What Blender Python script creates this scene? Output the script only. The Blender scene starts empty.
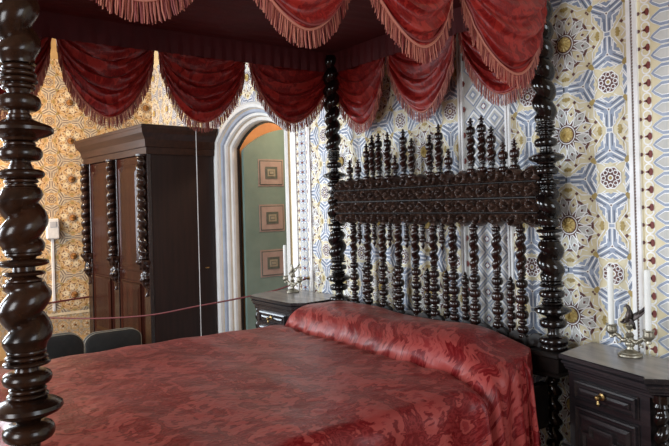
import bpy, math, random
from math import sin, cos, pi, sqrt, atan2, radians, exp
from mathutils import Vector, Matrix
random.seed(7)
SC = bpy.context.scene
COL = SC.collection

# ------------------------------------------------------------------ camera
PHI = 54.4
HC = 1.45
cam_d = bpy.data.cameras.new('camera')
cam = bpy.data.objects.new('camera', cam_d)
COL.objects.link(cam)
cam_d.sensor_width = 36.0
cam_d.lens = 612 / 669 * 36.0
cam_d.shift_y = -20 / 669
cam_d.clip_start = 0.02
roll = -math.atan(0.026)
cam.matrix_world = (Matrix.Translation((0, 0, HC)) @ Matrix.Rotation(radians(PHI), 4, 'Z')
                    @ Matrix.Rotation(pi / 2, 4, 'X') @ Matrix.Rotation(roll, 4, 'Z'))
SC.camera = cam

# ------------------------------------------------------------------ world, lights, exposure
SC.view_settings.view_transform = 'Standard'
SC.view_settings.look = 'None'
SC.view_settings.exposure = 0.45
SC.view_settings.gamma = 1.0
SC.view_settings.use_curve_mapping = False
w = bpy.data.worlds.new('world')
SC.world = w
w.use_nodes = True
w.node_tree.nodes['Background'].inputs[0].default_value = (0.75, 0.86, 1.0, 1)
w.node_tree.nodes['Background'].inputs[1].default_value = 0.5


def area_light(name, loc, direction, sx, sy, energy, color):
    d = bpy.data.lights.new(name, 'AREA')
    d.shape = 'RECTANGLE'
    d.size, d.size_y = sx, sy
    d.energy = energy
    d.color = color
    o = bpy.data.objects.new(name, d)
    o.location = loc
    o.rotation_euler = Vector(direction).to_track_quat('-Z', 'Y').to_euler()
    COL.objects.link(o)
    return o


# daylight through the windows in the two walls behind the camera
area_light('window_daylight_near', (-0.30, -2.42, 1.75), (0, 1, -0.05), 1.2, 1.9, 62, (0.97, 0.98, 1.0))
area_light('window_daylight_middle', (-4.1, -2.42, 1.75), (0, 1, -0.05), 1.1, 1.9, 122, (0.84, 0.92, 1.0))
area_light('window_daylight_far', (-6.60, -.55, 1.75), (1, 0.12, -0.05), 1.1, 1.7, 85, (0.80, 0.90, 1.0))
area_light('window_daylight_side', (1.72, 1.35, 1.75), (-1, 0.0, -0.05), 1.2, 1.9, 30, (0.84, 0.92, 1.0))
# warm lamplight by the far wall
area_light('warm_lamp_light', (-5.75, -1.1, 2.75), (-1.0, 2.35, -1.0), 0.35, 0.35, 26, (1.0, 0.66, 0.36)).data.spread = radians(95)
area_light('passage_lamp_light', (-4.3, 3.3, 2.75), (0, -0.3, -1), 0.4, 0.4, 22, (1.0, 0.80, 0.58))


# ------------------------------------------------------------------ helpers
def tag(o, label=None, cat=None, group=None, kind=None):
    if label: o['label'] = label
    if cat: o['category'] = cat
    if group: o['group'] = group
    if kind: o['kind'] = kind
    return o


def empty(name, loc=(0, 0, 0), rz=0.0):
    o = bpy.data.objects.new(name, None)
    o.location = loc
    o.rotation_euler = (0, 0, rz)
    o.empty_display_size = 0.05
    COL.objects.link(o)
    return o


class MB:
    """collects faces; build() links them as ONE mesh object"""
    def __init__(self):
        self.v, self.f, self.m, self.uv = [], [], [], None

    def add(self, verts, faces, mi=0):
        b = len(self.v)
        self.v += [tuple(p) for p in verts]
        self.f += [tuple(b + i for i in fc) for fc in faces]
        self.m += [mi] * len(faces)

    def box(self, x0, x1, y0, y1, z0, z1, mi=0, bevel=0.0):
        if bevel <= 0:
            vs = [(x, y, z) for z in (z0, z1) for y in (y0, y1) for x in (x0, x1)]
            self.add(vs, [(0, 2, 3, 1), (4, 5, 7, 6), (0, 1, 5, 4), (2, 6, 7, 3), (0, 4, 6, 2), (1, 3, 7, 5)], mi)
            return
        b = min(bevel, (x1 - x0) * .49, (y1 - y0) * .49, (z1 - z0) * .49)
        def ring(d, z):
            return [(x0 + d, y0 + b + 0 * d, z), (x0 + b, y0 + d, z), (x1 - b, y0 + d, z), (x1 - d, y0 + b, z),
                    (x1 - d, y1 - b, z), (x1 - b, y1 - d, z), (x0 + b, y1 - d, z), (x0 + d, y1 - b, z)]
        rs = [ring(b, z0), ring(0, z0 + b), ring(0, z1 - b), ring(b, z1)]
        self.loft(rs, mi)

    def loft(self, rings, mi=0, cap=True, closed=True):
        n = len(rings[0])
        vs = [p for r in rings for p in r]
        fs = []
        for k in range(len(rings) - 1):
            for i in range(n if closed else n - 1):
                j = (i + 1) % n
                fs.append((k * n + i, k * n + j, (k + 1) * n + j, (k + 1) * n + i))
        if cap:
            fs.append(tuple(reversed(range(n))))
            fs.append(tuple((len(rings) - 1) * n + i for i in range(n)))
        self.add(vs, fs, mi)

    def prism(self, poly, z0, z1, mi=0):
        self.loft([[(x, y, z0) for x, y in poly], [(x, y, z1) for x, y in poly]], mi)

    def lathe(self, prof, c=(0, 0, 0), n=24, mi=0):
        rings = [[(c[0] + r * cos(2 * pi * i / n), c[1] + r * sin(2 * pi * i / n), c[2] + z) for i in range(n)] for z, r in prof]
        self.loft(rings, mi)

    def twist(self, z0, z1, r0, amp, pitch, c=(0, 0, 0), n=20, phase=0.0, hand=1, mi=0, taper=None, per=14):
        """solomonic column: one-start helix with round ridges and sharp valleys"""
        steps = max(8, int(abs(z1 - z0) / pitch * per))
        rings = []
        for k in range(steps + 1):
            t = k / steps
            z = z0 + (z1 - z0) * t
            e = min(1, t * steps / 5, (1 - t) * steps / 5)
            s = taper(t) if taper else 1.0
            ring = []
            for i in range(n):
                th = 2 * pi * i / n
                ph = hand * th - 2 * pi * z / pitch + phase
                q = abs(sin(ph / 2)) ** 0.85
                r = s * (r0 + amp * (q * e + 0.45 * (1 - e)))
                ring.append((c[0] + r * cos(th), c[1] + r * sin(th), c[2] + z))
            rings.append(ring)
        self.loft(rings, mi)

    def tube(self, pts, r, n=8, mi=0):
        pts = [Vector(p) for p in pts]
        rr = r if isinstance(r, (list, tuple)) else [r] * len(pts)
        rings = []
        prev = None
        for k, p in enumerate(pts):
            d = (pts[min(k + 1, len(pts) - 1)] - pts[max(k - 1, 0)]).normalized()
            a = prev if prev else (Vector((0, 0, 1)) if abs(d.z) < .9 else Vector((1, 0, 0)))
            u = (a - d * a.dot(d)).normalized()
            prev = u
            v = d.cross(u)
            rings.append([tuple(p + (u * cos(2 * pi * i / n) + v * sin(2 * pi * i / n)) * rr[k]) for i in range(n)])
        self.loft(rings, mi)

    def grid(self, rows, mi=0):
        n = len(rows[0])
        vs = [p for r in rows for p in r]
        fs = [(k * n + i, k * n + i + 1, (k + 1) * n + i + 1, (k + 1) * n + i) for k in range(len(rows) - 1) for i in range(n - 1)]
        self.add(vs, fs, mi)

    def build(self, name, mats, parent=None, smooth=True, angle=35, xf=None):
        me = bpy.data.meshes.new(name)
        vs = self.v if xf is None else [tuple(xf @ Vector(p)) for p in self.v]
        me.from_pydata(vs, [], self.f)
        for m in (mats if isinstance(mats, (list, tuple)) else [mats]):
            me.materials.append(m)
        me.polygons.foreach_set('material_index', self.m)
        if self.uv:
            l = me.uv_layers.new(name='UVMap')
            for lp in me.loops:
                l.data[lp.index].uv = self.uv[lp.vertex_index]
        me.validate()
        import bmesh
        bm = bmesh.new(); bm.from_mesh(me)
        bmesh.ops.recalc_face_normals(bm, faces=bm.faces)
        bm.to_mesh(me); bm.free()
        if smooth:
            me.polygons.foreach_set('use_smooth', [True] * len(me.polygons))
            me.set_sharp_from_angle(angle=radians(angle))
        o = bpy.data.objects.new(name, me)
        COL.objects.link(o)
        if parent is not None: o.parent = parent
        return o


# ------------------------------------------------------------------ materials
def new_mat(name):
    m = bpy.data.materials.new(name)
    m.use_nodes = True
    nt = m.node_tree
    b = nt.nodes['Principled BSDF']
    return m, nt, b


def N(nt, kind, **kw):
    n = nt.nodes.new(kind)
    for k, v in kw.items():
        if k in ('inp',):
            for i, val in v.items(): n.inputs[i].default_value = val
        else:
            setattr(n, k, v)
    return n


def rgb(h):
    """sRGB 0-255 -> linear"""
    def c(x):
        x /= 255
        return x / 12.92 if x <= .04045 else ((x + .055) / 1.055) ** 2.4
    return tuple(c(x) for x in h) + (1,)


def mat(name, c, rough=.5, metal=0.0, c2=None, scale=8.0, bump=0.0, bscale=60.0, coat=0.0, stretch=(1, 1, 1), spec=.5):
    m, nt, b = new_mat(name)
    b.inputs['Roughness'].default_value = rough
    b.inputs['Metallic'].default_value = metal
    b.inputs['Coat Weight'].default_value = coat
    b.inputs['Coat Roughness'].default_value = .08
    b.inputs['Specular IOR Level'].default_value = spec
    tc = N(nt, 'ShaderNodeTexCoord')
    mp = N(nt, 'ShaderNodeMapping'); mp.inputs['Scale'].default_value = stretch
    nt.links.new(tc.outputs['Object'], mp.inputs['Vector'])
    no = N(nt, 'ShaderNodeTexNoise', inp={'Scale': scale, 'Detail': 5.0, 'Roughness': .6})
    nt.links.new(mp.outputs[0], no.inputs['Vector'])
    rp = N(nt, 'ShaderNodeValToRGB')
    rp.color_ramp.elements[0].position = .35
    rp.color_ramp.elements[1].position = .68
    rp.color_ramp.elements[0].color = rgb(c)
    rp.color_ramp.elements[1].color = rgb(c2 if c2 else tuple(min(255, x * 1.12 + 3) for x in c))
    nt.links.new(no.outputs['Fac'], rp.inputs['Fac'])
    nt.links.new(rp.outputs['Color'], b.inputs['Base Color'])
    if bump > 0:
        n2 = N(nt, 'ShaderNodeTexNoise', inp={'Scale': bscale, 'Detail': 3.0})
        nt.links.new(mp.outputs[0], n2.inputs['Vector'])
        bp = N(nt, 'ShaderNodeBump', inp={'Strength': bump, 'Distance': .004})
        nt.links.new(n2.outputs['Fac'], bp.inputs['Height'])
        nt.links.new(bp.outputs[0], b.inputs['Normal'])
    return m


EBONY = mat('dark_polished_wood', (11, 8, 8), .17, c2=(24, 15, 12), scale=14, coat=.25, spec=.45)
EBONY_NEAR = mat('polished_wood_warm_reflection', (20, 12, 9), .24, c2=(58, 32, 19), scale=9, coat=.06, stretch=(1, 1, .5), spec=.38)  # brown tone paints in the warm reflections on the foot posts
DULL = mat('dull_black_carving', (16, 12, 11), .55, c2=(30, 21, 18), scale=30, spec=.3)
SPIN = mat('reddish_turned_wood', (18, 11, 10), .22, c2=(50, 25, 18), scale=16, coat=.2)
CARVED = mat('carved_dark_wood', (44, 31, 27), .30, c2=(92, 68, 57), scale=30, bump=.2, bscale=200)
OAK = mat('old_brown_wood', (28, 16, 13), .22, c2=(46, 27, 20), scale=6, bump=.15, bscale=30, stretch=(6, 6, .6))
OAK_SIDE = mat('dull_dark_wood', (28, 16, 14), .5, c2=(40, 23, 19), scale=4, bump=.1, bscale=20, stretch=(8, 8, .5), spec=.3)
OAK_PANEL = mat('varnished_panel_wood', (34, 15, 11), .2, c2=(52, 24, 17), scale=3, bump=.5, bscale=3, stretch=(5, 5, .5), spec=.12)
OAK_TOP = mat('brown_cornice_wood', (40, 23, 17), .42, c2=(58, 35, 25), scale=5, bump=.15, bscale=40, stretch=(.5, 5, 5), spec=.25)  # slightly lighter brown than the rest of the wardrobe
NS_WOOD = mat('blackened_cabinet_wood', (26, 24, 27), .26, c2=(44, 38, 39), scale=7, bump=.08, bscale=40, stretch=(.6, 5, 5), coat=.08)
NS_TOP = mat('tabletop_wall_reflection', (140, 136, 134), .24, c2=(166, 160, 154), scale=6, bump=.08, bscale=40, stretch=(.8, 4, 4))  # pale grey stands in for the bright wall mirrored in the tabletop
BRASS = mat('aged_brass', (128, 108, 72), .36, 1.0, c2=(180, 150, 98), scale=40)
SILVER = mat('tarnished_silver_gilt', (132, 126, 112), .38, .9, c2=(172, 166, 150), scale=50)
BRONZE = mat('dark_bronze', (50, 44, 44), .38, .8, c2=(84, 74, 70), scale=40)
WAX = mat('white_wax', (228, 230, 226), .45, c2=(238, 238, 232), scale=9)
STONE = mat('white_painted_stone', (214, 212, 206), .6, c2=(232, 230, 226), scale=5, bump=.1, bscale=30)
STONE_TAN = mat('tan_painted_stone', (188, 172, 150), .6, c2=(208, 194, 174), scale=6, bump=.1)
STONE_BLUE = mat('blue_grey_painted_stone', (146, 156, 172), .6, c2=(172, 180, 194), scale=6, bump=.1)
PLASTER = mat('plain_plaster', (196, 182, 150), .8, c2=(210, 198, 168), scale=3)
DIM_PLASTER = mat('darkened_brown_plaster', (112, 92, 70), .8, c2=(128, 106, 82), scale=3)  # tone darkened so the unseen walls reflect less in the polished wood
FLOOR = mat('floor_boards', (92, 62, 42), .45, c2=(124, 86, 58), scale=3, stretch=(1, 8, 1))
ORANGE_WOOD = mat('warm_passage_wood', (156, 102, 56), .5, c2=(186, 130, 78), scale=4, stretch=(6, 1, 1))
GREEN = mat('green_painted_door', (104, 128, 120), .34, c2=(124, 146, 136), scale=3, bump=.1, bscale=12)
PINK = mat('pinkish_print_mount', (150, 132, 124), .6, c2=(166, 148, 138), scale=12)
PRINT_D = mat('grey_green_print_ring', (74, 82, 74), .6, c2=(96, 104, 94), scale=20)
PRINT_L = mat('pale_print_centre', (140, 136, 116), .6, c2=(158, 152, 132), scale=20)
ROPE_R = mat('red_barrier_rope', (78, 12, 16), .7, c2=(98, 20, 24), scale=60, bump=.3, bscale=150)
CORD = mat('white_cord', (176, 174, 172), .6)
PLASTIC = mat('white_plastic', (222, 222, 220), .35)
DARK_CLOTH = mat('dark_grey_upholstery', (24, 25, 25), .8, c2=(36, 36, 35), scale=14, bump=.2)
PIPING = mat('pale_piping', (122, 118, 106), .6)

# wall pattern paints
BG = mat('yellow_cream_plaster', (222, 208, 168), .5, c2=(232, 222, 190), scale=10, bump=.1, bscale=80)
P_WHITE = mat('white_relief_line', (236, 234, 230), .42)
P_BLUE = mat('blue_grey_paint', (140, 152, 174), .45, c2=(166, 176, 194), scale=18)
P_BROWN = mat('purple_brown_paint', (92, 54, 52), .65, c2=(122, 84, 76), scale=25)
P_GOLD = mat('gilt_boss', (196, 168, 100), .45, .2, c2=(214, 192, 132), scale=40)
P_OLIVE = mat('olive_gold_paint', (166, 142, 78), .6, c2=(188, 164, 104), scale=30)
P_PALE = mat('pale_grey_paint', (196, 196, 190), .65, c2=(210, 208, 202), scale=20)
P_SLATE = mat('dark_slate_line', (98, 104, 118), .6)
P_RED = mat('brown_red_paint', (112, 48, 42), .6)
PAT = [BG, P_WHITE, P_BLUE, P_BROWN, P_GOLD, P_OLIVE, P_PALE, P_SLATE, P_RED]
cBG, cW, cB, cBR, cG, cO, cP, cS, cR = range(9)
# the same pattern for the far wall, warm lamplight mixed into its colours
F_BG = mat('lamplit_plaster', (204, 160, 100), .7, c2=(218, 178, 120), scale=10, bump=.1, bscale=80)
F_WHITE = mat('lamplit_relief_line', (226, 206, 170), .6)
F_BLUE = mat('lamplit_blue_grey', (164, 150, 134), .6, c2=(182, 166, 146), scale=18)
F_BROWN = mat('lamplit_brown', (110, 60, 36), .65, c2=(132, 78, 48), scale=25)
F_GOLD = mat('lamplit_gilt_boss', (150, 104, 52), .45, .3, c2=(174, 126, 70), scale=40)
PAT_LAMPLIT = [F_BG, F_WHITE, F_BLUE, F_BROWN, F_GOLD, P_OLIVE, F_WHITE, F_BROWN, F_BROWN]


def fabric(name, dark, light, mot=.36, rough=.42, sheen=.25, bumpd=.5, thr=.5, uvs=True):
    """two-tone silk damask: mirrored scrolls cut out of warped noise"""
    m, nt, b = new_mat(name)
    L = nt.links.new
    tc = N(nt, 'ShaderNodeTexCoord')
    sx = N(nt, 'ShaderNodeSeparateXYZ')
    L(tc.outputs['UV'], sx.inputs[0])
    pp = N(nt, 'ShaderNodeMath', operation='PINGPONG'); pp.inputs[1].default_value = mot
    L(sx.outputs[0], pp.inputs[0])
    md = N(nt, 'ShaderNodeMath', operation='PINGPONG'); md.inputs[1].default_value = mot * 1.35
    L(sx.outputs[1], md.inputs[0])
    cb = N(nt, 'ShaderNodeCombineXYZ')
    L(pp.outputs[0], cb.inputs[0]); L(md.outputs[0], cb.inputs[1])
    n1 = N(nt, 'ShaderNodeTexNoise', inp={'Scale': 5.6 / mot * .36, 'Detail': 2.0, 'Roughness': .5, 'Distortion': 2.0})
    L(cb.outputs[0], n1.inputs['Vector'])
    n2 = N(nt, 'ShaderNodeTexNoise', inp={'Scale': 36.0, 'Detail': 4.0, 'Roughness': .6, 'Distortion': 1.2})
    mpn = N(nt, 'ShaderNodeMapping'); mpn.inputs['Scale'].default_value = (1, .4, 1); mpn.inputs['Rotation'].default_value = (0, 0, .7)
    L(tc.outputs['UV'], mpn.inputs[0]); L(mpn.outputs[0], n2.inputs['Vector'])
    n4 = N(nt, 'ShaderNodeTexNoise', inp={'Scale': 15.0, 'Detail': 3.0, 'Roughness': .55, 'Distortion': 1.4})
    L(cb.outputs[0], n4.inputs['Vector'])
    ad = N(nt, 'ShaderNodeMath', operation='MULTIPLY_ADD'); ad.inputs[1].default_value = .46
    L(n2.outputs['Fac'], ad.inputs[0]); L(n1.outputs['Fac'], ad.inputs[2])
    a2 = N(nt, 'ShaderNodeMath', operation='MULTIPLY_ADD'); a2.inputs[1].default_value = .26
    L(n4.outputs['Fac'], a2.inputs[0]); L(ad.outputs[0], a2.inputs[2])
    rp = N(nt, 'ShaderNodeValToRGB')
    el = rp.color_ramp.elements
    thr += .15
    el[0].position, el[1].position = thr + .07, thr + .10
    mid = tuple(.45 * p + .55 * q for p, q in zip(dark, light))
    el[0].color, el[1].color = rgb(dark), rgb(mid)
    for ps, c in ((thr + .125, mid), (thr + .14, dark), (thr + .19, dark), (thr + .215, light), (thr + .33, light), (thr + .36, mid)):
        e = el.new(ps); e.color = rgb(c)
    L(a2.outputs[0], rp.inputs['Fac'])
    L(rp.outputs['Color'], b.inputs['Base Color'])
    b.inputs['Specular IOR Level'].default_value = .3
    b.inputs['Roughness'].default_value = rough
    b.inputs['Sheen Weight'].default_value = sheen
    b.inputs['Sheen Roughness'].default_value = .4
    b.inputs['Sheen Tint'].default_value = rgb((255, 190, 170))
    n3 = N(nt, 'ShaderNodeTexNoise', inp={'Scale': 9.0, 'Detail': 3.0})
    L(tc.outputs['UV'], n3.inputs['Vector'])
    a3 = N(nt, 'ShaderNodeMath', operation='MULTIPLY_ADD'); a3.inputs[1].default_value = .25
    L(a2.outputs[0], a3.inputs[0]); L(n3.outputs['Fac'], a3.inputs[2])
    bp = N(nt, 'ShaderNodeBump', inp={'Strength': bumpd, 'Distance': .02})
    L(a3.outputs[0], bp.inputs['Height'])
    L(bp.outputs[0], b.inputs['Normal'])
    return m


DAMASK = fabric('red_silk_damask', (104, 11, 17), (152, 62, 58), .34, rough=.40, sheen=.08, thr=.50)
SWAGCLOTH = fabric('red_swag_silk', (110, 14, 15), (148, 38, 32), .22, rough=.40, sheen=.06, thr=.5)
LINING = mat('deep_red_lining', (76, 12, 16), .7, c2=(88, 16, 20), scale=8, bump=.2, bscale=30)


def fringe_mat(name, a, bcol):
    m, nt, b = new_mat(name)
    g = N(nt, 'ShaderNodeNewGeometry')
    rp = N(nt, 'ShaderNodeValToRGB')
    rp.color_ramp.elements[0].position = .2
    rp.color_ramp.elements[1].position = .85
    rp.color_ramp.elements[0].color = rgb(a)
    rp.color_ramp.elements[1].color = rgb(bcol)
    nt.links.new(g.outputs['Random Per Island'], rp.inputs['Fac'])
    nt.links.new(rp.outputs[0], b.inputs['Base Color'])
    b.inputs['Roughness'].default_value = .6
    return m


FRINGE = fringe_mat('red_and_gold_fringe', (116, 34, 32), (178, 106, 86))


# ------------------------------------------------------------------ wall pattern, as thin relief inlay of the wall mesh
def clip_poly(poly, x0, x1, z0, z1):
    def cut(ps, ax, val, keep_gt):
        out = []
        for i in range(len(ps)):
            a, b = ps[i], ps[(i + 1) % len(ps)]
            ia = (a[ax] >= val) if keep_gt else (a[ax] <= val)
            ib = (b[ax] >= val) if keep_gt else (b[ax] <= val)
            if ia: out.append(a)
            if ia != ib:
                t = (val - a[ax]) / (b[ax] - a[ax])
                out.append((a[0] + (b[0] - a[0]) * t, a[1] + (b[1] - a[1]) * t))
        return out
    for ax, v, g in ((0, x0, 1), (0, x1, 0), (1, z0, 1), (1, z1, 0)):
        poly = cut(poly, ax, v, g)
        if len(poly) < 3: return None
    return poly


def ngon(cx, cz, r, n, a0=0.0):
    return [(cx + r * cos(a0 + 2 * pi * i / n), cz + r * sin(a0 + 2 * pi * i / n)) for i in range(n)]


def bar(x0, z0, x1, z1, wd):
    d = sqrt((x1 - x0) ** 2 + (z1 - z0) ** 2)
    nx, nz = -(z1 - z0) / d * wd / 2, (x1 - x0) / d * wd / 2
    return [(x0 + nx, z0 + nz), (x0 - nx, z0 - nz), (x1 - nx, z1 - nz), (x1 + nx, z1 + nz)]


def cell_polys():
    """one lattice cell: (colour, layer, convex polygon), side 1, boss at the origin, star at (.5,.5)"""
    out = []
    # twelve-petal rosette
    out.append((cBR, 1, ngon(0, 0, .295, 24)))
    for k in range(12):
        a = 2 * pi * k / 12 + pi / 12
        def pt(r, off, a=a):
            return (r * cos(a) - off * sin(a), r * sin(a) + off * cos(a))
        def line(p, q, w=.014, lay=3):
            out.append((cW, lay, bar(*p, *q, w)))
        # outline of the petal, drawn as white interlace over brown and pale grounds
        out.append((cP if k % 2 else cBG, 2, [pt(.13, 0), pt(.185, -.040), pt(.24, -.045), pt(.30, 0), pt(.24, .045), pt(.185, .040)]))
        for sg in (-1, 1):
            line(pt(.115, sg * .008), pt(.185, sg * .046)); line(pt(.185, sg * .046), pt(.245, sg * .050)); line(pt(.245, sg * .050), pt(.335, sg * -.006))
            line(pt(.20, 0), pt(.26, sg * .064), .010)
        out.append((cBR, 3, [pt(.205, 0), pt(.225, -.015), pt(.25, 0), pt(.225, .015)]))
        a2 = 2 * pi * k / 12
        out.append((cW, 4, bar(*pt(.30, .0, a2), *pt(.345, .05, a2), .011)))
        out.append((cW, 4, bar(*pt(.30, .0, a2), *pt(.345, -.05, a2), .011)))
    out.append((cW, 4, ngon(0, 0, .105, 20)))
    out.append((cBR, 5, ngon(0, 0, .094, 20)))
    out.append((cG, 6, ngon(0, 0, .080, 20)))
    # three-armed blue-grey knots around the star
    for k in range(4):
        d = pi / 2 * k
        kx, kz = .5 + .285 * cos(d), .5 + .285 * sin(d)
        def P(a, l, off):
            l, off = l * .92, off * .94
            return (kx + l * cos(a) - off * sin(a), kz + l * sin(a) + off * cos(a))
        for rad, col, lay in ((1.0, cW, 2), (.94, cB, 3)):
            for j in range(3):
                a = d + 2 * pi * j / 3
                q = 1.0 if rad == 1 else .90
                # broad arm ending in a blunt point, and a wing on its left
                out.append((col, lay, [P(a, 0, -.075 * q), P(a, .165 * rad, -.075 * q), P(a, .215 * rad, -.030), P(a, .215 * rad, .030), P(a, .165 * rad, .075 * q), P(a, 0, .075 * q)]))
                b = a + pi / 3
                out.append((col, lay, [P(b, .02, -.07 * q), P(b, .14 * rad, -.085 * q), P(b, .155 * rad, 0), P(b, .14 * rad, .085 * q), P(b, .02, .07 * q)]))
        for j in range(3):
            a = d + 2 * pi * j / 3
            out.append((cW, 4, [P(a, 0, -.008), P(a, .20, -.008), P(a, .20, .008), P(a, 0, .008)]))
            for sg in (-1, 1):
                out.append((cS, 4, [P(a, .055, sg * .030 - .0055), P(a, .195, sg * .030 - .0055), P(a, .195, sg * .030 + .0055), P(a, .055, sg * .030 + .0055)]))
                out.append((cW, 4, [P(a, .085, sg * .054 - .006), P(a, .185, sg * .054 - .006), P(a, .185, sg * .054 + .006), P(a, .085, sg * .054 + .006)]))
            b = a + pi / 3
            out.append((cBG, 4, [P(b, .125, 0), P(b, .16, -.045), P(b, .18, 0), P(b, .16, .045)]))
            for sg in (-1, 1):
                out.append((cW, 4, bar(*P(b, .075, 0), *P(b, .135, sg * .085), .013)))
        out.append((cW, 5, ngon(kx, kz, .022, 6)))
        out.append((cBR, 6, ngon(kx, kz, .010, 6)))
    # thin white strapwork between the knots, and small dark chips
    for k in range(4):
        d = pi / 2 * k
        def S(l, off):
            return (.5 + l * cos(d) - off * sin(d), .5 + l * sin(d) + off * cos(d))
        out.append((cB, 2, [S(.44, -.03), S(.5, -.03), S(.5, .03), S(.44, .03)]))
        for sg in (-1, 1):
            out.append((cW, 3, bar(*S(.46, sg * .035), *S(.5, sg * .035), .012)))
            out.append((cW, 2, bar(*S(.13, sg * .06), *S(.20, sg * .17), .012)))
            out.append((cW, 2, bar(*S(.20, sg * .17), *S(.34, sg * .17), .012)))
            out.append((cW, 2, bar(*S(.34, sg * .17), *S(.46, sg * .08), .012)))
            out.append((cBR, 2, ngon(*S(.40, sg * .155), .022, 4, d)))
            out.append((cO, 2, ngon(*S(.47, sg * .11), .022, 5, d)))
            out.append((cBR, 2, ngon(*S(.235, sg * .215), .016, 4, d)))
    # small star
    out.append((cW, 3, ngon(.5, .5, .125, 8, pi / 8)))
    out.append((cBR, 4, ngon(.5, .5, .112, 8, pi / 8)))
    for k in range(8):
        a = 2 * pi * k / 8
        out.append((cW, 5, ngon(.5 + .078 * cos(a), .5 + .078 * sin(a), .030, 6, a)))
        out.append((cBR, 6, ngon(.5 + .078 * cos(a), .5 + .078 * sin(a), .019, 6, a)))
    out.append((cW, 5, ngon(.5, .5, .034, 8)))
    out.append((cO, 6, ngon(.5, .5, .02, 8)))
    # olive blots
    for sx, sz in ((1, 1), (1, -1), (-1, 1), (-1, -1)):
        x, z = .5 + sx * .185, .5 + sz * .185
        a = atan2(sz, sx)
        out.append((cO, 3, bar(x - .034 * cos(a), z - .034 * sin(a), x + .034 * cos(a), z + .034 * sin(a), .045)))
        out.append((cO, 3, bar(x + .03 * sin(a), z - .03 * cos(a), x - .03 * sin(a), z + .03 * cos(a), .045)))
    for k in range(4):
        a = pi / 2 * k
        x, z = .385 * cos(a), .385 * sin(a)
        out.append((cO, 3, ngon(x, z, .030, 4, a)))
    return out


_seen = {}
CELL = []
for _c, _l, _p in cell_polys():
    _seen[_l] = _seen.get(_l, 0) + 1
    CELL.append((_c, _l + .04 * (_seen[_l] % 24), _p))


def emit(mb, poly, layer, col, place, inside=None):
    if inside and any(inside(x, z) for x, z in poly): return
    mb.add([place(x, z, .0009 * layer) for x, z in poly], [tuple(range(len(poly)))], col)


def field(mb, x0, x1, z0, z1, ox, oz, P, place, inside=None):
    for i in range(int((x0 - ox) / P) - 2, int((x1 - ox) / P) + 2):
        for j in range(int((z0 - oz) / P) - 2, int((z1 - oz) / P) + 2):
            bx, bz = ox + i * P, oz + j * P
            for col, layer, poly in CELL:
                q = clip_poly([(bx + x * P, bz + z * P) for x, z in poly], x0, x1, z0, z1)
                if q: emit(mb, q, layer, col, place, inside)
            # domed gilt boss
            if x0 < bx - .03 and bx + .03 < x1 and z0 < bz - .03 and bz + .03 < z1 and not (inside and inside(bx, bz)):
                rings = [[place(bx + (.078 + .005 * cos(t * pi)) * P * r * cos(t * pi / 12), bz + (.078 + .005 * cos(t * pi)) * P * r * sin(t * pi / 12), .006 + h * (.014 + .002 * cos(t * pi)))
                          for t in range(24)] for r, h in ((1, 0), (.93, .45), (.6, .7), (.55, .6), (.3, .95), (.02, 1.0))]
                mb.loft(rings, cG, cap=False)


def stripe(mb, x0, x1, z0, z1, h, col, place):
    vs = [place(x, z, hh) for hh in (0, h) for x, z in ((x0, z0), (x1, z0), (x1, z1), (x0, z1))]
    mb.add(vs, [(4, 5, 6, 7), (0, 1, 5, 4), (1, 2, 6, 5), (2, 3, 7, 6), (3, 0, 4, 7)], col)


def trim_strip(mb, x0, x1, z0, z1, place):
    wd = x1 - x0
    stripe(mb, x0, x0 + wd * .38, z0, z1, .014, cW, place)
    stripe(mb, x0 + wd * .38, x0 + wd * .62, z0, z1, .007, cBR, place)
    z = z0
    while z < z1:
        emit(mb, bar(x0 + wd * .40, z, x0 + wd * .60, z + .006, .004), 9, cP, place)
        z += .0125
    stripe(mb, x0 + wd * .62, x1, z0, z1, .014, cW, place)


def hearts(mb, x0, x1, z0, z1, place, step=.068, inside=None):
    """border of brown hearts in white rings with blue-grey ogee points"""
    wd = x1 - x0
    stripe(mb, x0, x1, z0, z1, .0008, cBG if wd > .2 else cP, place)
    def e(col, layer, poly):
        q = clip_poly(poly, x0, x1, z0, z1)
        if q: emit(mb, q, layer, col, place, inside)
    half = wd / 2
    k = half / .14
    z = z0
    while z < z1:
        for sgn, bx in ((1, x0), (-1, x1)):
            def X(d): return bx + sgn * d * k
            e(cBR, 2, ngon(X(.003), z + step / 2, .008, 6))
            c = z + step * .5
            for dz in (-.5, .5):
                e(cW, 2 + .3 * dz, ngon(X(.030), c + dz * step * .46, .0185, 12))
                e(cBG, 3 + .3 * dz, ngon(X(.030), c + dz * step * .46, .0125, 12))
            e(cR, 4, [(X(.026), c), (X(.036), c + .015), (X(.045), c + .012), (X(.047), c), (X(.045), c - .012), (X(.036), c - .015)])
            e(cR, 4, [(X(.020), c + .003), (X(.032), c + .005), (X(.032), c - .005), (X(.020), c - .003)])
            c = z
            for lay, col, g in ((2.5, cW, 1.0), (3.5, cB, .93), (4.5, cW, .60), (5.5, cP, .50)):
                h = step * .5 * g
                d0 = .046 + (1 - g) * .030
                e(col, lay, [(X(d0), c), (X(d0 + .012), c + h * .42), (X(.088), c + h * .98), (X(.118), c + h * .98), (X(.132), c + h * .7), (X(.14), c + h * .3),
                             (X(.14), c - h * .3), (X(.132), c - h * .7), (X(.118), c - h * .98), (X(.088), c - h * .98), (X(d0 + .012), c - h * .42)])
            e(cR, 6, ngon(X(.128), c + step * .5, .008, 6))
        z += step


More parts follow.
